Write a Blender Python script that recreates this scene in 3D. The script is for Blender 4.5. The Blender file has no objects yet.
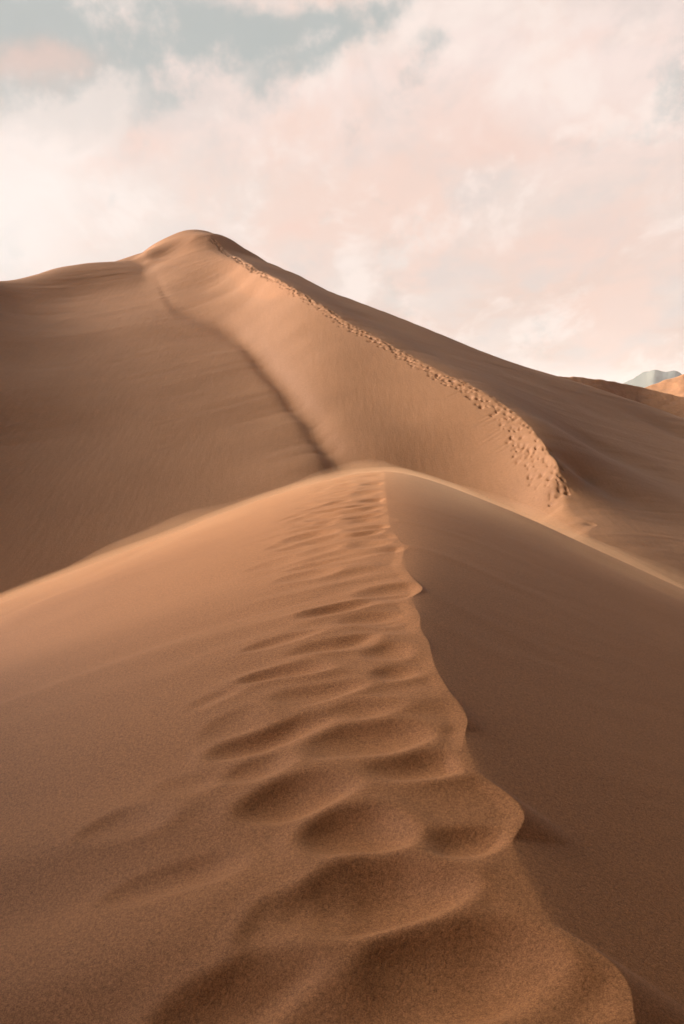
import bpy, math
import numpy as np

rad = math.radians
scene = bpy.context.scene
COL = scene.collection

# ------------------------------------------------------------------ camera model
F_PX = 995.0
PITCH = rad(6.7)                     # looking slightly down
CP, SP = math.cos(PITCH), math.sin(PITCH)

def ray(u, v):
    x = (u - 342.0) / F_PX
    c = (512.0 - v) / F_PX
    return x, CP + c * SP, -SP + c * CP

def polar(u, v, r):
    """point seen in direction (u,v) at ground distance r -> azimuth, r, height"""
    x, y, z = ray(u, v)
    h = math.hypot(x, y)
    return math.atan2(x, y), r, z / h * r

def on_plane(u, v, z0):
    x, y, z = ray(u, v)
    k = z0 / z
    return x * k, y * k

# ------------------------------------------------------------------ numeric helpers
def pchip(xq, x, y):
    x = np.asarray(x, float); y = np.asarray(y, float)
    o = np.argsort(x); x = x[o]; y = y[o]
    h = np.diff(x); d = np.diff(y) / h
    m = np.zeros_like(y)
    m[0], m[-1] = d[0], d[-1]
    for i in range(1, len(x) - 1):
        if d[i-1] * d[i] > 0:
            w1 = 2*h[i] + h[i-1]; w2 = h[i] + 2*h[i-1]
            m[i] = (w1 + w2) / (w1 / d[i-1] + w2 / d[i])
    xq = np.clip(np.asarray(xq, float), x[0], x[-1])
    k = np.clip(np.searchsorted(x, xq) - 1, 0, len(h) - 1)
    t = (xq - x[k]) / h[k]
    return ((2*t**3 - 3*t**2 + 1) * y[k] + (t**3 - 2*t**2 + t) * h[k] * m[k]
            + (-2*t**3 + 3*t**2) * y[k+1] + (t**3 - t**2) * h[k] * m[k+1])

def sstep(a, b, x):
    t = np.clip((x - a) / (b - a), 0, 1)
    return t * t * (3 - 2 * t)

def _hash(ix, iy, seed):
    n = (ix.astype(np.int64) * 374761393 + iy.astype(np.int64) * 668265263 + seed * 974634777) & 0x7fffffff
    n = ((n ^ (n >> 13)) * 1274126177) & 0x7fffffff
    n = n ^ (n >> 16)
    return (n & 0xffff) / 65535.0 * 2 - 1

def noise(x, y, seed=0):
    ix = np.floor(x); iy = np.floor(y)
    fx = x - ix; fy = y - iy
    fx = fx**3 * (fx * (fx * 6 - 15) + 10); fy = fy**3 * (fy * (fy * 6 - 15) + 10)
    a = _hash(ix, iy, seed); b = _hash(ix + 1, iy, seed)
    c = _hash(ix, iy + 1, seed); d = _hash(ix + 1, iy + 1, seed)
    return (a * (1 - fx) + b * fx) * (1 - fy) + (c * (1 - fx) + d * fx) * fy

def fbm(x, y, seed=0, octaves=3):
    s = 0; a = 1.0
    for k in range(octaves):
        s = s + a * noise(x, y, seed + 17 * k)
        x = x * 2.03 + 11.3; y = y * 2.03 - 7.7; a *= 0.5
    return s

def smin(a, b, k):
    h = np.clip(0.5 + 0.5 * (b - a) / k, 0, 1)
    return b * (1 - h) + a * h - k * h * (1 - h)

def grid_mesh(name, X, Y, Z, mat, wrap=False):
    """structured grid -> one smooth-shaded mesh object"""
    n, m = X.shape
    co = np.stack([X, Y, Z], -1).reshape(-1, 3).astype(np.float32)
    i = np.arange(n - 1)[:, None]
    j = np.arange(m if wrap else m - 1)[None, :]
    j2 = (j + 1) % m
    q = np.stack([i * m + j, i * m + j2, (i + 1) * m + j2, (i + 1) * m + j], -1).reshape(-1, 4)
    me = bpy.data.meshes.new(name)
    me.vertices.add(len(co)); me.vertices.foreach_set('co', co.ravel())
    me.loops.add(q.size); me.loops.foreach_set('vertex_index', q.ravel().astype(np.int32))
    me.polygons.add(len(q))
    me.polygons.foreach_set('loop_start', np.arange(0, q.size, 4, dtype=np.int32))
    me.polygons.foreach_set('use_smooth', np.ones(len(q), bool))
    me.update(calc_edges=True)
    nrm = np.zeros(len(q) * 3, np.float32); me.polygons.foreach_get('normal', nrm)
    if nrm[2::3].mean() < 0:
        me.flip_normals()
    me.materials.append(mat)
    ob = bpy.data.objects.new(name, me)
    COL.objects.link(ob)
    return ob

def tag(o, label, cat, kind='structure'):
    o['label'] = label; o['category'] = cat; o['kind'] = kind
    return o

# ------------------------------------------------------------------ materials
def sand_material(name, base, grain_scale, grain_amp, bump, ripple=None, tint=0.08):
    m = bpy.data.materials.new(name); m.use_nodes = True
    nt = m.node_tree; N = nt.nodes; L = nt.links; N.clear()
    out = N.new('ShaderNodeOutputMaterial'); p = N.new('ShaderNodeBsdfPrincipled')
    p.inputs['Roughness'].default_value = 0.7
    p.inputs['Specular IOR Level'].default_value = 0.25
    p.inputs['Diffuse Roughness'].default_value = 0.6
    L.new(p.outputs[0], out.inputs[0])
    tc = N.new('ShaderNodeTexCoord')
    def nz(scale, detail, rough, vec=None):
        n = N.new('ShaderNodeTexNoise'); n.inputs['Scale'].default_value = scale
        n.inputs['Detail'].default_value = detail; n.inputs['Roughness'].default_value = rough
        L.new(vec if vec else tc.outputs['Object'], n.inputs['Vector']); return n.outputs['Fac']
    def math_(op, a, b=None):
        n = N.new('ShaderNodeMath'); n.operation = op
        for k, s in enumerate((a, b)):
            if s is None: continue
            if isinstance(s, (int, float)): n.inputs[k].default_value = s
            else: L.new(s, n.inputs[k])
        return n.outputs[0]
    g1 = nz(grain_scale, 2.0, 0.75)
    g2 = nz(grain_scale * 0.33, 2.0, 0.7)
    patch = nz(0.35, 4.0, 0.6)
    # grain colour: dark and pale mineral grains mixed
    f = math_('ADD', math_('MULTIPLY', math_('SUBTRACT', g1, 0.5), grain_amp),
              math_('MULTIPLY', math_('SUBTRACT', g2, 0.5), grain_amp * 0.5))
    f = math_('ADD', f, math_('MULTIPLY', math_('SUBTRACT', patch, 0.5), tint * 2))
    f = math_('ADD', f, 0.5)
    ramp = N.new('ShaderNodeValToRGB')
    b = np.array(base)
    e = ramp.color_ramp.elements
    e[0].position = 0.0; e[0].color = (*(b * np.array([.42, .40, .42])), 1)
    e[1].position = 1.0; e[1].color = (*np.minimum(b * np.array([1.55, 1.62, 1.7]), 0.8), 1)
    k = e.new(0.5); k.color = (*b, 1)
    L.new(f, ramp.inputs[0]); L.new(ramp.outputs[0], p.inputs['Base Color'])
    h = math_('ADD', g1, math_('MULTIPLY', g2, 1.3))
    if ripple:
        ang, sc, amp = ripple
        mp = N.new('ShaderNodeMapping'); mp.inputs['Rotation'].default_value = (0, 0, ang)
        mp.inputs['Scale'].default_value = (sc, sc * 0.16, sc * 0.3)
        L.new(tc.outputs['Object'], mp.inputs['Vector'])
        r = nz(1.0, 3.0, 0.55, mp.outputs[0])
        h = math_('ADD', h, math_('MULTIPLY', r, amp))
    bp = N.new('ShaderNodeBump'); bp.inputs['Strength'].default_value = 1.0
    bp.inputs['Distance'].default_value = bump
    L.new(h, bp.inputs['Height']); L.new(bp.outputs[0], p.inputs['Normal'])
    return m

SAND = (0.45, 0.208, 0.076)
SAND_D = (0.43, 0.222, 0.098)
M_near = sand_material('near_sand', SAND, 190.0, 2.0, 0.0022, None)
M_dune = sand_material('dune_sand', SAND_D, 22.0, 0.5, 0.006, (rad(35), 3.0, 3.0), 0.10)
M_far = sand_material('far_sand', SAND_D, 1.2, 0.4, 0.1, None, 0.10)

def rock_material():
    m = bpy.data.materials.new('mountain_rock'); m.use_nodes = True
    nt = m.node_tree; p = nt.nodes['Principled BSDF']; p.inputs['Roughness'].default_value = 0.95
    tc = nt.nodes.new('ShaderNodeTexCoord'); n = nt.nodes.new('ShaderNodeTexNoise')
    n.inputs['Scale'].default_value = 0.012; n.inputs['Detail'].default_value = 6
    r = nt.nodes.new('ShaderNodeValToRGB')
    r.color_ramp.elements[0].position = 0.35; r.color_ramp.elements[0].color = (0.045, 0.065, 0.055, 1)
    r.color_ramp.elements[1].position = 0.7; r.color_ramp.elements[1].color = (0.10, 0.12, 0.10, 1)
    nt.links.new(tc.outputs['Object'], n.inputs['Vector']); nt.links.new(n.outputs['Fac'], r.inputs[0])
    nt.links.new(r.outputs[0], p.inputs['Base Color'])
    return m
M_rock = rock_material()

# ------------------------------------------------------------------ the tall dune
D = rad
def rows_from(pts_px, pts_az=()):
    a = [polar(*p) for p in pts_px] + [(rad(t), r, z) for t, r, z in pts_az]
    a.sort()
    return np.array(a)

dense = np.linspace(rad(-22), rad(23), 1150)
TH = np.concatenate([np.linspace(rad(-118), rad(-22), 120)[:-1], dense, np.linspace(rad(23), rad(80), 70)[1:]])

def curve(tab):
    r = pchip(TH, tab[:, 0], tab[:, 1])
    e = pchip(TH, tab[:, 0], tab[:, 2] / tab[:, 1])
    return r, e * r

def thU(u, v=395):
    return polar(u, v, 1.0)[0]

V = curve(rows_from([(0, 601, 38), (150, 620, 35), (342, 620, 32), (520, 592, 31), (580, 580, 31), (684, 606, 31)],
                    [(-118, 24, -8.5), (-80, 27, -7), (-45, 33, -7.6), (-28, 38, -8.2), (30, 30, -8.6), (80, 30, -9.2)]))
S = curve(rows_from([(0, 280, 98), (40, 272.5, 104), (70, 267, 107), (105, 262.5, 109), (128, 258, 110.5), (143, 250.5, 112), (158, 241.5, 114), (172, 235.5, 116),
                     (190, 232, 118), (204, 233.5, 118), (214, 237.5, 117), (223, 242, 116), (235, 246.5, 114.5), (250, 253, 112), (300, 276.5, 102),
                     (350, 300, 93), (410, 324, 86), (470, 346, 83), (520, 364, 83), (570, 379, 86), (630, 400, 91), (684, 420, 96)],
                    [(-118, 30, -8.0), (-100, 40, 4), (-80, 52, 9), (-60, 60, 10), (-45, 68, 11.5), (-35, 77, 12.4), (-26, 88, 12.0),
                     (26, 97, -5.5), (40, 90, -8.8), (80, 60, -9.8)]))
# brink of the slip face (the trampled edge)
Bk = curve(rows_from([(105, 270, 101), (135, 266.5, 104), (165, 260, 107), (188, 250.5, 108), (205, 243, 109), (217, 243.5, 107), (235, 254, 98.5), (250, 264, 92), (275, 279, 83), (300, 294, 76),
                      (325, 309, 71), (350, 325, 67), (400, 349, 61), (440, 370, 57), (480, 391, 53.5), (510, 411, 50.5), (535, 437, 47.3), (550, 455, 45), (563, 473, 43),
                      (572, 488, 41.7), (579, 500, 40.8), (600, 511, 40)], []))
Kr = curve(rows_from([(105, 275, 97), (150, 277, 101), (158, 285, 97), (164, 298, 91.6), (175, 310, 86.5), (190, 317, 84), (205, 324, 82), (235, 340, 76), (262, 370, 67.8), (290, 401, 59.8), (312, 428, 54.3), (330, 450, 50),
                      (350, 472, 47), (400, 495, 45), (440, 505, 44), (480, 518, 43), (510, 526, 42), (535, 519.5, 41.3), (555, 515, 40.6), (568, 509, 40.3), (579, 504, 40.2), (600, 517, 39.5)], []))

def line(frac):
    return V[0] + (S[0] - V[0]) * frac
def on_line(r):
    return V[1] + (S[1] - V[1]) * (r - V[0]) / (S[0] - V[0])
px = lambda pts: pchip(TH, [thU(u) for u, _ in pts], [q for _, q in pts])
full_slope = (S[1] - V[1]) / (S[0] - V[0])
fk = px([(150, .298), (165, .296), (190, .292), (205, .290), (235, .285), (262, .280), (290, .280), (312, .280), (330, .28), (360, .24), (400, .20)])
wl_ = sstep(thU(100), thU(165), TH)
fk = fk * wl_ + full_slope * (1 - wl_)                  # slope of the broad left flank
w_in = sstep(thU(110), thU(158), TH) * (1 - sstep(thU(579), thU(606), TH))
fr_k = 0.84 + (0.27 - 0.84) * sstep(rad(-8), rad(8), TH)
fr_b = 0.91 + (0.30 - 0.91) * sstep(rad(-8), rad(8), TH)
rK = Kr[0] * w_in + line(fr_k) * (1 - w_in)
rB = np.maximum(Bk[0] * w_in + line(fr_b) * (1 - w_in), rK + 0.4)
def blur(q, n):
    k = np.exp(-np.linspace(-2, 2, 2 * n + 1) ** 2); k /= k.sum()
    return np.convolve(np.pad(q, n, mode='edge'), k, mode='valid')
gl_ = 1 - sstep(thU(300), thU(340), TH)
rK = blur(rK, 14) * gl_ + rK * (1 - gl_)
rB = blur(rB, 10) * gl_ + rB * (1 - gl_)
zK_flank = V[1] + fk * (rK - V[0])
wk = sstep(thU(312), thU(345), TH)
zK = Kr[1] * wk + zK_flank * (1 - wk)
exc = px([(0, 0), (125, 0), (145, .2), (165, .8), (190, 2.2), (205, 3.1), (222, 3.5)])
zB_flank = V[1] + fk * (rB - V[0]) + exc
wbk = sstep(thU(203), thU(224), TH)
zB = Bk[1] * wbk + zB_flank * (1 - wbk)
we = sstep(thU(560), thU(580), TH)
zK = zK * (1 - we) + on_line(rK) * we
zB = zB * (1 - we) + on_line(rB) * we
K = (rK, zK); B = (rB, zB)
# keep the order of the rows
B = (np.maximum(B[0], K[0] + 0.3), B[1])
E1 = (S[0] + 8, S[1] - 1.7)
E2 = (S[0] + 34, np.minimum(S[1] - 10, -3))
E3 = (S[0] + 75, np.full_like(TH, -11.0))
V0 = (np.full_like(TH, 13.0), V[1] - 0.9 + 0 * TH)
rows = [V0, V, K, B, S, E1, E2, E3]
def ease_end(n):   # denser towards 1
    t = np.linspace(0, 1, n, endpoint=False); return 1 - (1 - t) ** 1.8
def ease_start(n):
    t = np.linspace(0, 1, n, endpoint=False); return t ** 1.8
lin = lambda n: np.linspace(0, 1, n, endpoint=False)
segs = [lin(40), lin(150), ease_end(300), ease_start(300), lin(30), lin(30), lin(25)]
R = []; T = []
for k, t in enumerate(segs):
    a, b = rows[k], rows[k + 1]
    for s in t:
        R.append(a[0] + (b[0] - a[0]) * s); T.append(k + s)
R.append(rows[-1][0]); T.append(7)
R = np.array(R); T = np.array(T)
X = R * np.sin(TH)[None, :]; Y = R * np.cos(TH)[None, :]

def tps(pts, lam):
    """smooth surface through surveyed points (thin plate)"""
    P = np.array(pts, float); sc = 30.0
    q = P[:, :2] / sc; n = len(q)
    d2 = ((q[:, None] - q[None]) ** 2).sum(-1)
    Kk = 0.5 * d2 * np.log(d2 + 1e-12) + lam * np.eye(n)
    A = np.zeros((n + 3, n + 3)); A[:n, :n] = Kk; A[:n, n] = 1; A[:n, n+1:] = q; A[n, :n] = 1; A[n+1:, :n] = q.T
    sol = np.linalg.solve(A, np.concatenate([P[:, 2], [0, 0, 0]]))
    w_ = sol[:n]
    def f(x, y):
        x = x / sc; y = y / sc
        out = sol[n] + sol[n+1] * x + sol[n+2] * y
        flat = out.ravel(); xf = x.ravel(); yf = y.ravel()
        CH = 20000
        for i in range(0, len(flat), CH):
            xa = xf[i:i+CH]; ya = yf[i:i+CH]; acc = np.zeros(len(xa))
            for j0 in range(0, n, 64):
                qq = q[j0:j0+64]
                dd = (xa[:, None] - qq[None, :, 0]) ** 2 + (ya[:, None] - qq[None, :, 1]) ** 2 + 1e-12
                acc += (0.5 * dd * np.log(dd)) @ w_[j0:j0+64]
            flat[i:i+CH] += acc
        return flat.reshape(x.shape)
    return f
def at_th(row, th): return float(np.interp(th, TH, row[0])), float(np.interp(th, TH, row[1]))
def xyz(th, r, z): return (r * math.sin(th), r * math.cos(th), z)
LP, RP, FP = [], [], []
def mixrow(a, b, t): return a[0] + (b[0] - a[0]) * t, a[1] + (b[1] - a[1]) * t
ths = [rad(t) for t in (-118, -105, -92, -80, -70, -60, -50, -42, -35, -29, -24, -21)] + [thU(u) for u in range(0, 345, 24)]
for th in ths:                                  # the broad left flank
    v, k, b_, s_, e1, e2 = [at_th(r_, th) for r_ in (V, K, B, S, E1, E2)]
    FP.append(xyz(th, v[0] - 12, v[1] - 0.7)); FP.append(xyz(th, *v))
    for t in (.33, .67, 1.0): FP.append(xyz(th, *mixrow(v, k, t)))
    LP.append(xyz(th, v[0], v[1] - 4))
    if th < thU(150):
        for q in (s_, e1, e2): FP.append(xyz(th, *q))
        drop = 0.30 + 0.03 * (150 - (342 + F_PX * math.tan(max(th, -1.2))))
        for q in (k, b_, s_): LP.append(xyz(th, q[0], q[1] - min(drop, 5)))
        for q in (s_, k): RP.append(xyz(th, q[0], q[1] + 6))
    else:
        m_ = (k[1] - v[1]) / (k[0] - v[0])
        for q in (b_, s_): FP.append(xyz(th, q[0], k[1] + m_ * (q[0] - k[0])))
for u in list(range(150, 216, 12)) + [219, 230]:             # the summit
    th = thU(u); k, b_, s_, e1, e2 = [at_th(r_, th) for r_ in (K, B, S, E1, E2)]
    if u > 216:
        for q in (s_, e1, e2): LP.append(xyz(th, q[0], q[1] + 0.5))
        continue
    for q in (k, mixrow(k, b_, -.6 if u > 170 else 0.02), b_, (mixrow(b_, s_, .5)[0], b_[1] + 0.70 * (s_[1] - b_[1])), s_, e1, e2): LP.append(xyz(th, *q))
    lift = 0.6 + 5 * max(0, 208 - u) / 40
    for q in ((k, b_, s_, e1) if u < 200 else (k, b_)): RP.append(xyz(th, q[0], q[1] + lift + (3 if q is k else 0)))
us = list(range(222, 576, 14)) + [577]
for i, u in enumerate(us):
    th = thU(u); k, b_, s_ = [at_th(r_, th) for r_ in (K, B, S)]
    p = np.array(xyz(th, *b_)); LP.append(tuple(p)); RP.append(tuple(p))
    LP.append(xyz(th, *mixrow(k, b_, .5)))
    if u < 345: LP.append(xyz(th, *k)); LP.append(xyz(th, *mixrow(k, b_, -.5)))
    else: LP.append(xyz(th, *k)); v = at_th(V, th); FP.append(xyz(th, v[0], v[1] - 1)); FP.append(xyz(th, k[0], k[1] - (u - 345) * .03)); FP.append(xyz(th, b_[0], k[1] + .26 * (b_[0] - k[0]) - (u - 345) * .03)); LP.append(xyz(th, *v)); LP.append(xyz(th, *mixrow(v, k, .5))); LP.append(xyz(th, v[0] - 12, v[1] - .7))
    a0 = np.array(xyz(thU(u - 7), *at_th(B, thU(u - 7)))); a1 = np.array(xyz(thU(min(u + 7, 577)), *at_th(B, thU(min(u + 7, 577)))))
    t_ = (a1 - a0)[:2]; t_ /= np.hypot(*t_); nr = np.array([-t_[1], t_[0]])
    if nr[0] < 0: nr = -nr
    for dd in (2.5, 7.0):
        if u > 250: LP.append((p[0] + nr[0]*dd, p[1] + nr[1]*dd, p[2] + .50*dd))
        RP.append((p[0] - nr[0]*dd, p[1] - nr[1]*dd, p[2] + (-.02 + .22 * max(0, 1 - (u - 222) / 70)) * dd))
for u in list(range(205, 700, 20)) + [720, 780, 860]:
    th = thU(u); b_, s_, e1, e2 = [at_th(r_, th) for r_ in (B, S, E1, E2)]
    for q in (s_, e1, e2): RP.append(xyz(th, *q))
    if u > 225:
        for t in (.33, .67): RP.append(xyz(th, *mixrow(b_, s_, t)))
for th in [thU(u) for u in (585, 600, 620, 645, 675, 710)] + [rad(t) for t in (24, 30, 40, 55, 70, 80)]:
    v, s_, e1, e2 = [at_th(r_, th) for r_ in (V, S, E1, E2)]
    RP.append(xyz(th, v[0] - 12, v[1] - .7))
    for t in (0, .12, .25, .5, .75): RP.append(xyz(th, *mixrow(v, s_, t)))
    for q in (s_, e1, e2): RP.append(xyz(th, *q))
    up = 0 if th < thU(602) else 1.5
    for t in (0, .12, .25, .5): 
        if th < thU(602) and t > .13: up = 2
        q = mixrow(v, s_, t); LP.append(xyz(th, q[0], q[1] + up))
for u in (480, 510, 540):
    v, k = at_th(V, thU(u)), at_th(K, thU(u))
    for t in (0, .5): q = mixrow(v, k, t); RP.append(xyz(thU(u), q[0], q[1] + .6))
ZL = tps(LP, 3e-5)(X, Y); ZR = tps(RP, 6e-4)(X, Y)
ZF_ = tps(FP, 1e-3)(X, Y)
fl = (1 - sstep(thU(345), thU(420), TH))[None, :]
ZL = -smin(-ZL, -(ZF_ * fl + (ZL - 3) * (1 - fl)), 0.45)
Z = smin(ZL, ZR, (0.10 + 0.5 * (1 - sstep(thU(228), thU(275), TH)))[None, :])
# outside the surveyed part and far down the back: level ground
Z = np.where((T > 5)[:, None], np.minimum(Z, (E1[1] + (E3[1] - E1[1]) * sstep(5, 7, T)[:, None])), Z)
Z = np.maximum(Z, -12.5)
inb = (sstep(thU(214), thU(236), TH) * (1 - sstep(thU(572), thU(584), TH)))[None, :]
wf = np.clip(np.exp(-(np.maximum(np.abs(T - 3.0) - 0.05, 0) / 0.12) ** 2)[:, None] * inb, 0, 1)
# shallow gully along the crease, shaped to bring out its dark band
gw = (sstep(thU(152), thU(200), TH) * (1 - sstep(thU(350), thU(400), TH)))[None, :]
gq = (R - (K[0] - 0.4)[None, :]) / 3.2
Z -= 0.22 * gw * np.exp(-gq ** 2)
# dune-scale unevenness and wind streaks
fade = sstep(1.0, 1.5, T)[:, None] * np.ones_like(Z)
Z += fade * 0.16 * fbm(X / 14, Y / 14, 3, 3) 
lee = sstep(2.0, 2.2, T)[:, None] * (1 - sstep(2.95, 3.0, T)[:, None]) * inb
wind = fbm((X * 0.8 + Y * 0.6) / 6.0, (X * -0.6 + Y * 0.8) / 0.8, 9, 3)
Z += fade * (1 - lee) * 0.018 * wind

# ---- the trail of footprints along the brink
rng = np.random.default_rng(7)
jB = np.where((TH > thU(214)) & (TH < thU(579)))[0]
bx = B[0][jB] * np.sin(TH[jB]); by = B[0][jB] * np.cos(TH[jB])
sl = np.concatenate([[0], np.cumsum(np.hypot(np.diff(bx), np.diff(by)))])
tot = sl[-1]
near = np.where((T > 2.05) & (T < 3.4))[0]
jl = slice(jB[0] - 20, jB[-1] + 30)
xs = X[near][:, jl]; ys = Y[near][:, jl]; dz = np.zeros_like(xs)
def print_at(px, py, ax, ay, ca, sa, depth, rim):
    m = (np.abs(xs - px) < 1.9) & (np.abs(ys - py) < 1.9)
    if not m.any(): return
    dx = xs[m] - px; dy = ys[m] - py
    q2 = ((dx * ca + dy * sa) / ax) ** 2 + ((-dx * sa + dy * ca) / ay) ** 2
    dz[m] += -depth * np.exp(-q2 * 1.4) + rim * np.exp(-((np.sqrt(q2) - 1.35) / 0.4) ** 2)
s = 0.4
while s < tot - 0.4:
    f = s / tot
    px = np.interp(s, sl, bx); py = np.interp(s, sl, by)
    qx = np.interp(min(s + .5, tot), sl, bx) - np.interp(max(s - .5, 0), sl, bx)
    qy = np.interp(min(s + .5, tot), sl, by) - np.interp(max(s - .5, 0), sl, by)
    l = math.hypot(qx, qy) or 1; tx, ty = qx / l, qy / l
    nx, ny = ty, -tx                        # towards the slip face is -n
    if nx > 0: nx, ny = -nx, -ny
    spread = 0.25 + 1.05 * max(0, (f - 0.45) / 0.55) ** 1.4
    for side in range(2 + int(3.2 * max(0, f - .45) * 2)):
        o = rng.uniform(-0.05, 1.0) * spread + (0.10 if side % 2 else -0.12)
        big = 0.7 + 0.6 * rng.random()
        print_at(px + nx * o + tx * rng.uniform(-.2, .2), py + ny * o + ty * rng.uniform(-.2, .2),
                 (0.13 + .07 * (1 - f)) * big, (0.085 + .06 * (1 - f)) * big, tx, ty, (0.085 - 0.020 * f) * rng.uniform(.4, 1.3), 0.0)
    # slides of sand running down the slip face from the lower part of the trail
    if 0.80 < f < 0.93 and rng.random() < 0.30:
        a = 0.3 + 0.5 * rng.random()
        o = spread * rng.uniform(0.7, 1.2) + a * 0.5
        print_at(px + nx * o, py + ny * o, a, 0.12, nx, ny, 0.012, 0.003)
    s += 0.36 * rng.uniform(.8, 1.2)
Zn = Z[near]; Zn[:, jl] += dz; Z[near] = Zn
tall = tag(grid_mesh('tall_dune', X, Y, Z, M_dune),
           'tall brown sand dune with a footprint trail climbing its curved crest to the peak', 'sand dune')

# ------------------------------------------------------------------ the near dune
ZC = -1.5
def crest_z(y):
    z = ZC - 0.19 * 0.8 * np.logaddexp(0, (6.0 - np.clip(y, -1.0, None)) / 0.8)    # crest dips towards the viewer, shaped to darken the foreground
    z = z - 0.030 * np.clip(y - 19.0, 0, 5) ** 2
    z = z - 0.30 * np.clip(y - 24, 0, None)                     # runs down behind the brow
    b = np.clip(-y - 1.5, 0, None)
    return z + 9.5 * sstep(0, 24, b) - 0.25 * np.clip(b - 30, 0, None)   # and climbs behind the viewer, an unseen rise added for shade
def on_crest(u, v):
    z = ZC
    for _ in range(80):
        x, y = on_plane(u, v, z); z = 0.5 * z + 0.5 * float(crest_z(np.float64(y)))
    return on_plane(u, v, z)
BR = [(1024, 634), (985, 632), (960, 612), (935, 575), (915, 532), (895, 502), (870, 500), (848, 503), (830, 520), (816, 527), (800, 518),
      (780, 490), (765, 464), (745, 461), (732, 464), (720, 469), (705, 461), (690, 448), (667, 434), (650, 430), (640, 429), (627, 416), (615, 422),
      (608, 414), (600, 402), (589, 427), (580, 414), (565, 400), (546, 404), (530, 390), (500, 386), (482, 384)]
bp = sorted([on_crest(u, v)[::-1] for v, u in BR])
bY = np.array([p[0] for p in bp]); bX = np.array([p[1] for p in bp])
bY2 = np.linspace(bY[0], bY[-1], 1500)
bX2 = np.interp(bY2, bY, bX)
_st = bY2[1] - bY2[0]; _n = int(0.30 / _st)
_kk = np.exp(-0.5 * (np.arange(-_n, _n + 1) * _st / 0.05) ** 2); _kk /= _kk.sum()
_far = np.exp(-0.5 * (np.arange(-_n, _n + 1) * _st / 0.14) ** 2); _far /= _far.sum()
_a = np.convolve(np.pad(bX2, _n, mode='edge'), _kk, mode='valid'); _b = np.convolve(np.pad(bX2, _n, mode='edge'), _far, mode='valid')
_w = sstep(4.5, 8, bY2); bX2 = _a * (1 - _w) + _b * _w
def brink_x(y):
    r = np.interp(y, bY2, bX2)
    r = np.where(y < bY[0], bX[0] + (y - bY[0]) * 0.05 + 0.12 * noise(y * 1.6, y * 0 + 3.1, 4), r)
    return np.where(y > bY[-1], bX[-1] + (y - bY[-1]) * 0.045, r)
IN = [(-60, 0.2), (-6, 0.35), (1.5, 0.52), (2.3, 0.55), (2.9, 0.44), (3.3, .47), (4.0, .44), (4.5, 0.47), (5.5, 0.45), (7, 0.45), (9, .46), (12, .52), (16, .66), (21, .88), (30, 1.3), (80, 4)]
_ys = np.arange(-60, 80, 0.02)
_xs = brink_x(_ys); _k = np.exp(-0.5 * (np.arange(-120, 121) / 42.0) ** 2); _k /= _k.sum()
_xl = np.convolve(np.pad(_xs, 120, mode='edge'), _k, mode='valid') - 0.06
def lee_x(y):
    return np.interp(y, _ys, _xl)
def inner_x(y):
    return pchip(y, [p[0] for p in IN], [p[1] for p in IN])

# footprints: centre of the hollow in the photograph, width, height in pixels, depth in metres
PITS = [(310, 563, 58, 9, .050), (393, 549, 40, 6, .035), (336, 601, 70, 12, .055), (283, 622, 70, 11, .050), (385, 590, 70, 14, .05), (380, 616, 70, 16, .05), (331, 638, 80, 13, .060),
        (283, 657, 74, 14, .065), (385, 648, 70, 14, .045), (322, 681, 84, 17, .065), (400, 668, 66, 16, .045), (279, 710, 108, 27, .085), (366, 736, 118, 30, .095), (356, 706, 80, 18, .055),
        (262, 742, 84, 26, .070), (425, 764, 92, 24, .070), (304, 778, 130, 38, .095), (352, 825, 124, 50, .115), (467, 830, 92, 26, .065), (388, 885, 178, 74, .135),
        (292, 895, 110, 60, .080), (232, 950, 170, 80, .100), (470, 970, 200, 100, .120), (340, 1000, 190, 90, .100), (560, 1005, 120, 70, .04), (128, 766, 84, 20, .045), (172, 826, 110, 30, .045), (205, 740, 90, 18, .03),
        (250, 690, 70, 13, .03), (225, 668, 60, 10, .025), (455, 735, 50, 20, .03)]
GX0, GX1, GY0, GY1, GS = -3.6, 1.8, -8.0, 25.0, 0.0125
def gblur(A, sig, axis):
    n = int(3 * sig) + 1
    k = np.exp(-0.5 * (np.arange(-n, n + 1) / sig) ** 2); k /= k.sum()
    pad = [(0, 0), (0, 0)]; pad[axis] = (n, n)
    P = np.pad(A, pad, mode='edge'); out = np.zeros_like(A)
    for i, kk in enumerate(k):
        sl_ = [slice(None), slice(None)]; sl_[axis] = slice(i, i + A.shape[axis])
        out += kk * P[tuple(sl_)]
    return out
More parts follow.
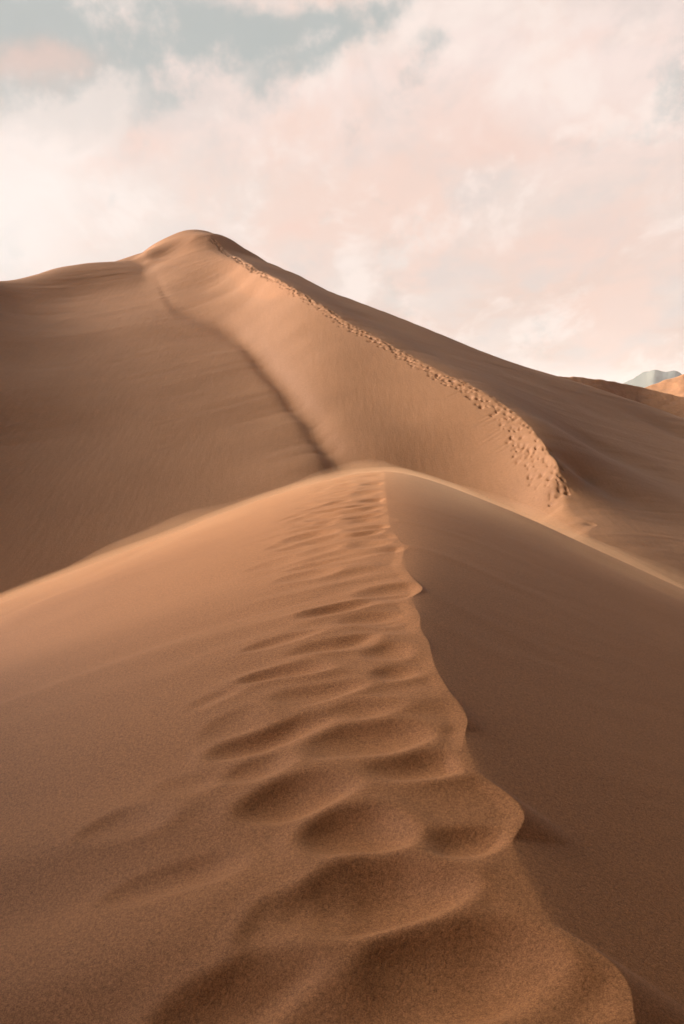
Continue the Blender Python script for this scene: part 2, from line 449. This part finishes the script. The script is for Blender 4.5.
def make_relief():
    gx = np.arange(GX0, GX1, GS); gy = np.arange(GY0, GY1, GS)
    x, y = np.meshgrid(gx, gy, indexing='ij')
    d = brink_x(y) - x
    wide = np.exp(-np.clip(np.abs(d - 0.6) - 0.35, 0, None) ** 2 / 0.62 ** 2) * sstep(26, 16, y)
    wx = x + 0.09 * noise(x * 1.7, y * 1.7, 21) + 0.03 * noise(x * 4.3, y * 4.3, 23)
    wy = y + 0.09 * noise(x * 1.7 + 9, y * 1.7, 22) + 0.03 * noise(x * 4.3, y * 4.3, 24)
    ca, sa = math.cos(rad(16)), math.sin(rad(16))
    al = wx * ca + wy * sa; ac = -wx * sa + wy * ca
    # ridges of drifted sand trailing off the trampled band down the windward flank
    rid = np.sqrt(noise(al * 0.9, ac * 2.7, 31) ** 2 + 0.006); rid_b = np.sqrt(noise(al * 1.6 + 3, ac * 3.4, 37) ** 2 + 0.006)
    sw = (-0.034 * rid - 0.042 * rid_b * np.exp(-((d - .5) / .6) ** 2) + 0.008 * noise(al * 1.1 + 5, ac * 4.6, 33)) * wide
    pits = []
    for (u, v, wu, hv, dp) in PITS:
        px_, py_ = on_crest(u, v)
        k = math.sqrt(px_ * px_ + py_ * py_ + float(crest_z(np.float64(py_))) ** 2) / F_PX
        a = wu * 0.5 * k
        b_ = float(np.clip(abs(on_crest(u, v - hv * .5)[1] - on_crest(u, v + hv * .5)[1]) * 0.5, 0.55 * a, 1.1 * a))
        pits.append((px_, py_, a * 1.15, b_ * 1.10, dp * 1.0, 0.06))
    g = np.random.default_rng(3)
    yv = 9.6
    while yv < 24:                                   # the farther steps up to the brow
        for sgn in (-.30, -.75, -1.1):
            pits.append((float(inner_x(np.array([yv]))[0]) + sgn + g.uniform(-.12, .12), yv + g.uniform(-.2, .2), g.uniform(.22, .36), g.uniform(.16, .3), g.uniform(.035, .075) * (1.0 if sgn > -1 else .6), g.uniform(-.3, .6)))
        yv += 0.62
    yv = 1.6
    while yv > -7.5:                                 # and behind the viewer
        for sgn in (-.25, -.7):
            pits.append((0.4 + sgn + g.uniform(-.1, .1), yv + g.uniform(-.15, .15), .29, .24, .08, .2))
        yv -= 0.6
    hh = np.zeros_like(x); rim = np.zeros_like(x)
    for (px_, py_, a, b_, dp, an) in pits:
        e = 2.2 * max(a, b_) + .2
        i0, i1 = [int(np.clip((q - GX0) / GS, 0, len(gx))) for q in (px_ - e, px_ + e)]
        j0, j1 = [int(np.clip((q - GY0) / GS, 0, len(gy))) for q in (py_ - e, py_ + e)]
        if i1 <= i0 or j1 <= j0: continue
        m = (slice(i0, i1), slice(j0, j1))
        dx = wx[m] - px_; dy = wy[m] - py_
        c_, s_ = math.cos(an), math.sin(an)
        p = (dx * c_ + dy * s_) / a; q = (-dx * s_ + dy * c_) / b_
        q2 = p * p + q * q
        # steeper far-left wall, long gentle near-right wall
        bowl = -dp * np.clip(1 - q2, 0, 1) ** 1.1 * (1 + 0.15 * np.clip(p, -1, 1) + 0.2 * np.clip(q, -1, 1))
        hh[m] = smin(hh[m], bowl, 0.006) + 0.0015
        rim[m] = np.maximum(rim[m], 0.20 * dp * np.exp(-((np.sqrt(q2) - 1.02) / 0.22) ** 2))
    H = hh + rim + sw
    H = H * 0.68
    soft = gblur(gblur(H, 2.3, 0), 1.8, 1)
    soft2 = gblur(gblur(H, 3.2, 0), 3.0, 1)
    far_ = sstep(5.0, 9.0, y)
    soft = soft * (1 - far_) + soft2 * far_
    return soft
RELIEF = make_relief()
def relief(x, y):
    fx = (x - GX0) / GS; fy = (y - GY0) / GS
    ok = (fx > 1) & (fx < RELIEF.shape[0] - 3) & (fy > 1) & (fy < RELIEF.shape[1] - 3)
    fx = np.where(ok, fx, 1.5); fy = np.where(ok, fy, 1.5)
    ix = np.floor(fx).astype(int); iy = np.floor(fy).astype(int)
    tx = fx - ix; ty = fy - iy
    def cw(t):      # smooth (cubic B-spline) weights
        return [(1 - t) ** 3 / 6, (3 * t ** 3 - 6 * t ** 2 + 4) / 6, (-3 * t ** 3 + 3 * t ** 2 + 3 * t + 1) / 6, t ** 3 / 6]
    X_, Y_ = cw(tx), cw(ty); out = np.zeros_like(x)
    for i in range(4):
        for j in range(4):
            out += X_[i] * Y_[j] * RELIEF[ix + i - 1, iy + j - 1]
    edge_fade = np.minimum(np.minimum(sstep(0, 40, fx), sstep(0, 40, RELIEF.shape[0] - fx)), np.minimum(sstep(0, 60, fy), sstep(0, 60, RELIEF.shape[1] - fy)))
    return np.where(ok, out * edge_fade, 0.0)
def fg_height(x, y):
    zc = crest_z(y)
    xb = brink_x(y); xi = lee_x(y)
    # left and top: rounded, levelling out to a steady flank
    d = xb - x
    dl = np.clip(d, 0, None)
    s_l, w_l = 0.395, 1.35
    top = -s_l * (np.sqrt(dl ** 2 + w_l ** 2) - w_l)
    top = top + 0.05 * np.clip(1 - dl / 0.5, 0, 1) ** 2 * 0
    h = relief(x, y)
    # hollows end softly at the brink so that its edge stays a thin lip
    lip = sstep(-0.02, 0.10, d)
    zt = zc + top + h * (0.12 + 0.88 * lip)
    # right: the lee slope, with lobes of pushed sand standing a little proud of it
    edge = zc + h * 0.12
    steep = edge - 0.66 * (x - xb)
    dr = x - xi
    lw = 0.05 + 1.0 * sstep(6, 14, y)
    lee_ = zc - 0.455 * (np.sqrt(np.clip(dr, 0, None) ** 2 + lw ** 2) - lw)
    # low tails streaming off the lobes down the lee slope near the brow
    tl = np.zeros_like(x)
    for (u, v, ln, ht) in ((404, 546, 2.6, .07), (392, 520, 2.4, .06), (390, 502, 2.2, .05), (427, 590, 1.5, .05), (424, 616, 1.1, .03)):
        px, py = on_crest(u, v)
        t = (x - px)
        yo = y - py + 0.22 * t
        tl = np.maximum(tl, 0.14 * ht * np.exp(-(yo / (0.16 + .06 * np.clip(t, 0, 5))) ** 2) * sstep(-.15, .1, t) * (1 - sstep(.3 * ln, ln, t)))
    lee_ = lee_ + tl + 0.0025 * fbm((x * .9 + y * .44) / 1.6, (x * -.44 + y * .9) / .35, 51, 3) * sstep(0.1, 1.0, dr)
    right = np.where(steep > lee_, steep, lee_)
    k = 0.012
    right = np.maximum(steep, lee_) + k * np.exp(-np.abs(steep - lee_) / k) * 0.3
    z = np.where(d >= 0, zt, np.minimum(right, edge))
    # broad unevenness of the flanks
    z = z + np.where(x > xb, 0.025, 0.05) * fbm(x / 3.5, y / 3.5, 61, 3) * sstep(1.2, 4, np.abs(x - xb)) * sstep(60, 20, np.hypot(x, y))
    # unseen left ridge, added to keep glow off the foreground; joined by a soft hollow
    hz = pchip(y, [-70, -40, -10, 4, 8, 11, 14, 17, 20, 26], [-6, 4, 15, 17, 16.5, 15, 9.5, 2.5, -4, -12]); hx = -32.0 + 0.004 * (y - 3) ** 2 * (y < 3)
    hn = hz - 0.70 * (np.sqrt((x - hx) ** 2 + 1.0) - 1.0)
    z = -smin(-z, -hn, 0.5)
    # toe: the flanks level out into the hollow between the dunes
    toe = -8.35
    return np.where(z > toe - 6, np.logaddexp((z - toe) / 0.5, 0) * 0.5 + toe, toe) - 0.04 * np.clip(np.hypot(x, y) - 30, 0, 60) 

thF = np.concatenate([np.linspace(rad(-180), rad(-26), 160)[:-1], np.linspace(rad(-26), rad(26), 1150), np.linspace(rad(26), rad(180), 160)[1:-1]])
rF = np.concatenate([np.geomspace(0.35, 1.6, 40)[:-1], np.geomspace(1.6, 27, 1250), np.geomspace(27, 75, 60)[1:]])
RR, TT = np.meshgrid(rF, thF, indexing='ij')
XF = RR * np.sin(TT); YF = RR * np.cos(TT)
ZF = fg_height(XF, YF)
near_dune = tag(grid_mesh('near_dune', XF, YF, ZF, M_near, wrap=True),
                'near sand ridge with wind-worn footprints along its scalloped crest', 'sand dune')

# ------------------------------------------------------------------ sand blowing over the brow
def volume_material(name, color, density, aniso, noisy=None):
    m = bpy.data.materials.new(name); m.use_nodes = True
    nt = m.node_tree; nt.nodes.clear()
    out = nt.nodes.new('ShaderNodeOutputMaterial'); v = nt.nodes.new('ShaderNodeVolumePrincipled')
    v.inputs['Color'].default_value = (*color, 1); v.inputs['Density'].default_value = density
    v.inputs['Anisotropy'].default_value = aniso
    nt.links.new(v.outputs[0], out.inputs['Volume'])
    return m
def drift(name, x0, x1, y0, y1, thick, seed):
    gx = np.linspace(x0, x1, 150); gy = np.linspace(y0, y1, 120)
    x, y = np.meshgrid(gx, gy, indexing='ij')
    z = fg_height(x, y)
    m = sstep(x0, x0 + 4, x) * (1 - sstep(x1 - 4, x1, x)) * sstep(y0, y0 + 5, y) * (1 - sstep(y1 - 4, y1, y))
    t = thick * m * np.clip(0.75 + 0.6 * fbm(x / 1.8, y / 5.0, seed, 2), 0.1, 2) + 0.01
    n, k = x.shape
    top = np.stack([x, y, z + t], -1).reshape(-1, 3); bot = np.stack([x, y, z - 0.06], -1).reshape(-1, 3)
    f = []
    for i in range(n - 1):
        for j in range(k - 1):
            a_ = i * k + j
            f.append((a_, a_ + k, a_ + k + 1, a_ + 1)); f.append((n*k + a_, n*k + a_ + 1, n*k + a_ + k + 1, n*k + a_ + k))
    rim_ = [i * k for i in range(n)] + [(n-1)*k + j for j in range(1, k)] + [i * k + k - 1 for i in range(n-2, -1, -1)] + [j for j in range(k-2, 0, -1)]
    for q in range(len(rim_)):
        a_, b_ = rim_[q], rim_[(q + 1) % len(rim_)]
        f.append((b_, a_, a_ + n*k, b_ + n*k))
    me = bpy.data.meshes.new(name); me.from_pydata(np.concatenate([top, bot]).tolist(), [], f); me.update()
    ob = bpy.data.objects.new(name, me); COL.objects.link(ob); return ob
for th_, de_, sd_, lb_ in ((0.10, 0.12, 131, 'thin pale skim of sand blowing close over the brow of the near ridge'), (0.27, 0.05, 137, 'fainter veil of airborne sand above the brow of the near ridge')):
    bs = drift('blown_sand', -19, 22, 13.0, 31, th_, sd_)
    bs.data.materials.append(volume_material('airborne_sand', (1.0, 0.72, 0.44), de_, 0.0))
    tag(bs, lb_, 'blown sand', 'stuff')

# ------------------------------------------------------------------ ground to the horizon
thG = np.linspace(-math.pi, math.pi, 241)[:-1]
rG = np.concatenate([[0.5, 20], np.geomspace(60, 5600, 80)])
RR, TT = np.meshgrid(rG, thG, indexing='ij')
XG = RR * np.sin(TT); YG = RR * np.cos(TT)
ZG = -10.2 + 1.6 * fbm(XG / 160, YG / 160, 71, 2) * sstep(120, 400, RR)
tag(grid_mesh('ground', XG, YG, ZG, M_far, wrap=True), 'flat pale desert floor reaching to the horizon', 'desert floor')

# ------------------------------------------------------------------ far dunes and the mountain
def ridge(name, pts, mat, front, back, base, rough, n=400, seed=0, sharp=1.5):
    a = np.array(sorted(polar(*p) for p in pts))
    th = np.linspace(a[0, 0], a[-1, 0], n)
    r = pchip(th, a[:, 0], a[:, 1]); z = pchip(th, a[:, 0], a[:, 2])
    hgt = np.maximum(z - base, 0.5)
    Rr = []; Zz = []
    for t in np.linspace(1, 0, 50, endpoint=False):
        Rr.append(r - t * hgt / front); Zz.append(base + hgt * (1 - t) ** 1.05)
    for t in np.linspace(0, 1, 50):
        Rr.append(r + t * hgt / back); Zz.append(base + hgt * (1 - t) ** 1.2)
    Rr = np.array(Rr); Zz = np.array(Zz)
    x = Rr * np.sin(th); y = Rr * np.cos(th)
    Zz = Zz + rough * fbm(x / (rough * 14), y / (rough * 14), seed, 4) * (np.clip(Zz - base, 0, None) / hgt.max()) ** .6
    return grid_mesh(name, x, y, Zz, mat)
tag(ridge('far_dune', [(440, 402, 215), (520, 381, 222), (564, 376.5, 230), (600, 379.5, 234), (625, 384, 238), (652, 390, 240), (684, 397.5, 240), (760, 412, 236), (860, 430, 225)],
          M_far, 0.62, 0.25, -10.3, 0.12, seed=81), 'low shadowed brown dune just behind the right slope of the tall dune', 'sand dune')
tag(ridge('sunlit_dune', [(590, 391, 400), (625, 385.5, 400), (640, 387, 402), (652, 385, 404), (668, 380.5, 407), (684, 375.5, 410), (712, 367, 416), (760, 356, 425), (830, 366, 435), (900, 396, 445)],
          M_far, 0.30, 0.30, -10.3, 0.9, seed=91), 'distant orange dune catching the last sunlight at the right edge', 'sand dune')
tag(ridge('mountain', [(560, 398, 2700), (612, 389, 2680), (626, 382.5, 2660), (636, 377, 2640), (646, 372.5, 2620), (655, 369.5, 2600), (664, 371, 2600), (675, 369.8, 2600),
                       (684, 374, 2600), (700, 377, 2600), (730, 366, 2600), (770, 372, 2600), (830, 380, 2650), (900, 396, 2700)],
          M_rock, 0.55, 0.5, -11, 3.0, n=500, seed=101), 'grey green mountain beyond the dunes at the right', 'mountain')

# ------------------------------------------------------------------ the air
def box(name, x0, x1, y0, y1, z0, z1, mat):
    v = [(x, y, z) for x in (x0, x1) for y in (y0, y1) for z in (z0, z1)]
    f = [(0, 1, 3, 2), (4, 6, 7, 5), (0, 4, 5, 1), (2, 3, 7, 6), (0, 2, 6, 4), (1, 5, 7, 3)]
    me = bpy.data.meshes.new(name); me.from_pydata(v, [], f); me.update(); me.materials.append(mat)
    ob = bpy.data.objects.new(name, me); COL.objects.link(ob); return ob
tag(box('haze', -5800, 5800, -5800, 5800, -15.5, 105, volume_material('dusty_air', (0.74, 0.86, 0.90), 0.00012, 0.0)),
    'thin dusty haze that pales the far mountain', 'haze', 'stuff')

# ------------------------------------------------------------------ light and sky
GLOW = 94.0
SUN_AZ, SUN_EL = rad(-65), rad(5.5)          # azimuth from the view direction (+Y), towards +X
sd = (math.sin(SUN_AZ) * math.cos(SUN_EL), math.cos(SUN_AZ) * math.cos(SUN_EL), math.sin(SUN_EL))
from mathutils import Vector
sun = bpy.data.lights.new('sun', 'SUN'); sun.energy = 3.0; sun.angle = rad(0.6); sun.color = (1.0, 0.48, 0.17)
so = bpy.data.objects.new('sun', sun); COL.objects.link(so)
so.rotation_euler = Vector(sd).to_track_quat('Z', 'Y').to_euler()
so.location = (-60, 40, 40)

w = bpy.data.worlds.new('World'); scene.world = w; w.use_nodes = True
nt = w.node_tree; N = nt.nodes; L = nt.links; N.clear()
wo = N.new('ShaderNodeOutputWorld')
sky = N.new('ShaderNodeTexSky'); sky.sky_type = 'NISHITA'; sky.sun_disc = False
sky.sun_elevation = SUN_EL; sky.sun_rotation = SUN_AZ
sky.dust_density = 2.0; sky.ozone_density = 1.0
bg_sky = N.new('ShaderNodeBackground'); bg_sky.inputs['Strength'].default_value = 0.10
L.new(sky.outputs[0], bg_sky.inputs['Color'])
tc = N.new('ShaderNodeTexCoord')
def wm(op, a, b=None, c=None, clamp=False):
    n = N.new('ShaderNodeMath'); n.operation = op; n.use_clamp = clamp
    for k, s_ in enumerate((a, b, c)):
        if s_ is None: continue
        if isinstance(s_, (int, float)): n.inputs[k].default_value = s_
        else: L.new(s_, n.inputs[k])
    return n.outputs[0]
def wv(op, a, b):
    n = N.new('ShaderNodeVectorMath'); n.operation = op
    for k, s_ in enumerate((a, b)):
        if isinstance(s_, (tuple, list)): n.inputs[k].default_value = s_
        else: L.new(s_, n.inputs[k])
    return n
def wmap(x, a, b, c=0.0, d=1.0):
    n = N.new('ShaderNodeMapRange'); n.interpolation_type = 'SMOOTHSTEP'
    n.inputs[1].default_value = a; n.inputs[2].default_value = b; n.inputs[3].default_value = c; n.inputs[4].default_value = d
    L.new(x, n.inputs[0]); return n.outputs[0]
def wmix(f, a, b):
    n = N.new('ShaderNodeMix'); n.data_type = 'RGBA'
    if isinstance(f, float): n.inputs[0].default_value = f
    else: L.new(f, n.inputs[0])
    for k, s_ in ((6, a), (7, b)):
        if isinstance(s_, tuple): n.inputs[k].default_value = (*s_, 1)
        else: L.new(s_, n.inputs[k])
    return n.outputs[2]
vec = wv('NORMALIZE', tc.outputs['Generated'], (0, 0, 0)).outputs[0]
sep = N.new('ShaderNodeSeparateXYZ'); L.new(vec, sep.inputs[0])
sx, sy, sz = sep.outputs
up = wm('MAXIMUM', sz, 0.0)
den = wm('ADD', up, 0.22)
# a cloud deck seen in perspective
comb = N.new('ShaderNodeCombineXYZ')
L.new(wm('DIVIDE', sx, den), comb.inputs[0]); L.new(wm('DIVIDE', sy, den), comb.inputs[1]); comb.inputs[2].default_value = 0.0
def nz(vec_, scale, detail, rough, off=(0, 0, 0), dist=0.0):
    n = N.new('ShaderNodeTexNoise'); n.inputs['Scale'].default_value = scale; n.inputs['Detail'].default_value = detail
    n.inputs['Roughness'].default_value = rough; n.inputs['Distortion'].default_value = dist
    L.new(wv('ADD', vec_, off).outputs[0], n.inputs['Vector']); return n
AZ = wm('ARCTAN2', sx, sy); EL = wm('ARCSINE', sz)
# cloud edges are ragged: bend the directions before placing the masses
n1 = nz(vec, 7.0, 8.0, 0.55); s1 = N.new('ShaderNodeSeparateColor'); L.new(n1.outputs['Color'], s1.inputs[0])
AZ2 = wm('ADD', AZ, wm('MULTIPLY', wm('SUBTRACT', s1.outputs[0], 0.5), 0.16))
EL2 = wm('ADD', EL, wm('MULTIPLY', wm('SUBTRACT', s1.outputs[1], 0.5), 0.11))
def mass(u, v, wu, wv_, rot, wt):
    """a soft cloud mass (or gap) centred on a compass direction"""
    x, y, z = ray(u, v); h = math.hypot(x, y)
    a0, e0 = math.atan2(x, y), math.atan2(z, h)
    da = wm('SUBTRACT', AZ2, a0); de = wm('SUBTRACT', EL2, e0)
    c_, s_ = math.cos(rot), math.sin(rot)
    p = wm('MULTIPLY', wm('ADD', wm('MULTIPLY', da, c_), wm('MULTIPLY', de, s_)), F_PX / wu)
    q = wm('MULTIPLY', wm('ADD', wm('MULTIPLY', da, -s_), wm('MULTIPLY', de, c_)), F_PX / wv_)
    d2 = wm('ADD', wm('MULTIPLY', p, p), wm('MULTIPLY', q, q))
    return wm('MULTIPLY', wm('EXPONENT', wm('MULTIPLY', d2, -1.0)), wt)
def masses(lst):
    t = None
    for m_ in lst:
        g_ = mass(*m_); t = g_ if t is None else wm('ADD', t, g_)
    return t
deck = comb.outputs[0]
f_big = nz(deck, 1.5, 6.0, 0.52, (3.1, 1.7, 0)).outputs['Fac']
f_mid = nz(vec, 9.0, 9.0, 0.56, (7.0, 2.0, 5.0)).outputs['Fac']
f_fine = nz(vec, 26.0, 8.0, 0.6, (1.0, 9.0, 3.0)).outputs['Fac']
R_ = rad(32)
gaps = masses([(40, 15, 110, 50, 0.1, 1.0), (160, 65, 95, 48, R_, 0.95), (280, 80, 60, 34, R_, 0.6), (330, 8, 90, 30, 0.2, 1.1), (235, 40, 60, 36, 0.4, 0.5), (372, 112, 46, 30, R_, 0.55),
               (425, 48, 36, 20, R_, 0.5), (640, 110, 90, 55, 0.1, 0.12), (540, 50, 60, 60, 0, 0.2), (30, 105, 60, 22, 0.2, 0.45), (640, 355, 120, 30, 0, 0.2), (-160, 40, 120, 60, 0.3, 0.8), (860, 60, 120, 60, 0.2, 0.4)])
gap = wmap(wm('ADD', gaps, wm('ADD', wm('MULTIPLY', wm('SUBTRACT', f_mid, 0.5), 3.0), wm('MULTIPLY', wm('SUBTRACT', f_fine, 0.5), 1.2))), 0.25, 1.0)
puffs = masses([(95, 115, 60, 30, R_, 0.9), (30, 140, 60, 22, 0.1, 0.6), (290, 35, 70, 14, R_, 0.6), (215, 115, 60, 22, R_, 0.5), (400, 25, 46, 26, R_, 0.7), (470, 60, 60, 24, R_, 0.5), (600, 130, 46, 18, 0.1, 0.65),
                (625, 35, 40, 22, R_, 0.6), (548, 92, 24, 9, 0.2, 0.6), (500, 185, 60, 10, 0.5, 0.5), (440, 235, 70, 14, 0.3, 0.4), (120, 10, 26, 26, 1.0, 0.6)])
puff = wmap(wm('ADD', puffs, wm('ADD', wm('MULTIPLY', wm('SUBTRACT', f_mid, 0.5), 1.8), wm('MULTIPLY', wm('SUBTRACT', f_fine, 0.5), 1.5))), 0.25, 0.90)
pinks = masses([(30, 70, 60, 22, 0.1, 0.9), (100, 150, 110, 24, 0.1, 0.8), (285, 236, 40, 12, 0.1, 0.7), (430, 130, 120, 40, 0.2, 0.55), (520, 160, 110, 26, 0.2, 0.6), (600, 45, 60, 20, 0.2, 0.5), (600, 250, 200, 40, 0, 0.5), (380, 70, 40, 30, 0.4, 0.4)])
pink = wmap(wm('ADD', pinks, wm('MULTIPLY', wm('SUBTRACT', f_mid, 0.5), 1.2)), 0.15, 1.0)
cosun = wv('DOT_PRODUCT', vec, sd).outputs['Value']
gd_az, gd_el = rad(-76), rad(16)             # unseen bright lobe added to the sky to light the left-facing slopes
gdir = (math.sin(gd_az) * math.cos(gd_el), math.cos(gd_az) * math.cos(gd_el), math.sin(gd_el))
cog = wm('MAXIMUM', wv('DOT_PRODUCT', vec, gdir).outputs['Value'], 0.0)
veil = wmix(wmap(up, 0.03, 0.34), (0.82, 0.61, 0.52), (0.96, 0.79, 0.73))
veil = wmix(wmap(f_big, 0.40, 0.62), (0.85, 0.715, 0.65), veil)
cl = veil
cl = wmix(wm('MULTIPLY', pink, 0.6), cl, (0.90, 0.66, 0.565))
cl = wmix(wm('MULTIPLY', puff, 0.8), cl, (1.0, 0.85, 0.78))
rot = N.new('ShaderNodeMapping'); rot.inputs['Rotation'].default_value = (0, 0, rad(-20)); rot.inputs['Scale'].default_value = (1.0, 1.7, 1.0)
cmb = N.new('ShaderNodeCombineXYZ'); L.new(wm('DIVIDE', sx, wm('ADD', up, 0.45)), cmb.inputs[0]); L.new(wm('DIVIDE', up, wm('ADD', up, 0.45)), cmb.inputs[1]); L.new(sy, cmb.inputs[2])
L.new(cmb.outputs[0], rot.inputs['Vector'])
tex = nz(rot.outputs[0], 7.5, 10.0, 0.58, (0.3, 4.2, 1.0), 0.25).outputs['Fac']
tex2 = nz(rot.outputs[0], 4.0, 9.0, 0.55, (5.3, 1.2, 2.0), 0.2).outputs['Fac']
cl = wmix(wm('MULTIPLY', wmap(tex, 0.52, 0.34), 0.75), cl, (0.77, 0.665, 0.62))
cl = wmix(wm('MULTIPLY', wmap(tex2, 0.47, 0.62), 0.70), cl, (0.94, 0.68, 0.58))
cl = wmix(wm('MULTIPLY', wmap(tex, 0.49, 0.68), 0.75), cl, (1.0, 0.86, 0.79))
cl = wmix(wm('MULTIPLY', gap, 0.82), cl, (0.475, 0.53, 0.52))
cl = wmix(wm('MULTIPLY', pink, 0.6), cl, (0.94, 0.64, 0.545))
cl = wmix(wm('MULTIPLY', puff, 0.75), cl, (0.99, 0.84, 0.77))
low = mass(-10, 205, 150, 75, 0.0, 1.0)
cl = wmix(wm('MULTIPLY', low, 0.8), cl, (1.04, 0.96, 0.91))
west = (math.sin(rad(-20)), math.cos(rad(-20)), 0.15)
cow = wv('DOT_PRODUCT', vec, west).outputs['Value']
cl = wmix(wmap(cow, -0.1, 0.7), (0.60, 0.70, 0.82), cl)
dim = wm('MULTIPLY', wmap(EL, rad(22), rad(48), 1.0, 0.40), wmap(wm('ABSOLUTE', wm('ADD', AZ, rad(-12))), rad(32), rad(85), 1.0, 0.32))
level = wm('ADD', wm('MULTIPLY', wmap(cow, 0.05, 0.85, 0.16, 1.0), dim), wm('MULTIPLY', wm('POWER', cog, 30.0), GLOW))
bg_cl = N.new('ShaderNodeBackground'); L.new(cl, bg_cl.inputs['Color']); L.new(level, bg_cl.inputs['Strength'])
mixs = N.new('ShaderNodeMixShader')
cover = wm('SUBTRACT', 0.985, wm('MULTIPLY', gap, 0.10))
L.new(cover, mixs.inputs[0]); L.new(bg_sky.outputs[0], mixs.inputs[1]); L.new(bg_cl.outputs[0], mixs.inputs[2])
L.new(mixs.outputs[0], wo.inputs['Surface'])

# ------------------------------------------------------------------ camera
cam = bpy.data.cameras.new('camera'); co = bpy.data.objects.new('camera', cam); COL.objects.link(co)
cam.sensor_fit = 'VERTICAL'; cam.sensor_height = 36.0; cam.lens = 36.0 * F_PX / 1024.0
cam.clip_start = 0.05; cam.clip_end = 20000
co.location = (0, 0, 0); co.rotation_euler = (math.pi / 2 - PITCH, 0, 0)
cam.dof.use_dof = True; cam.dof.focus_distance = 14.0; cam.dof.aperture_fstop = 8.0
scene.camera = co

scene.render.engine = 'CYCLES'
scene.cycles.use_denoising = True
scene.cycles.max_bounces = 8
scene.cycles.volume_bounces = 3
scene.cycles.diffuse_bounces = 4
vs = scene.view_settings
vs.view_transform = 'Standard'; vs.look = 'None'; vs.gamma = 1.0; vs.exposure = 0.0; vs.use_curve_mapping = False
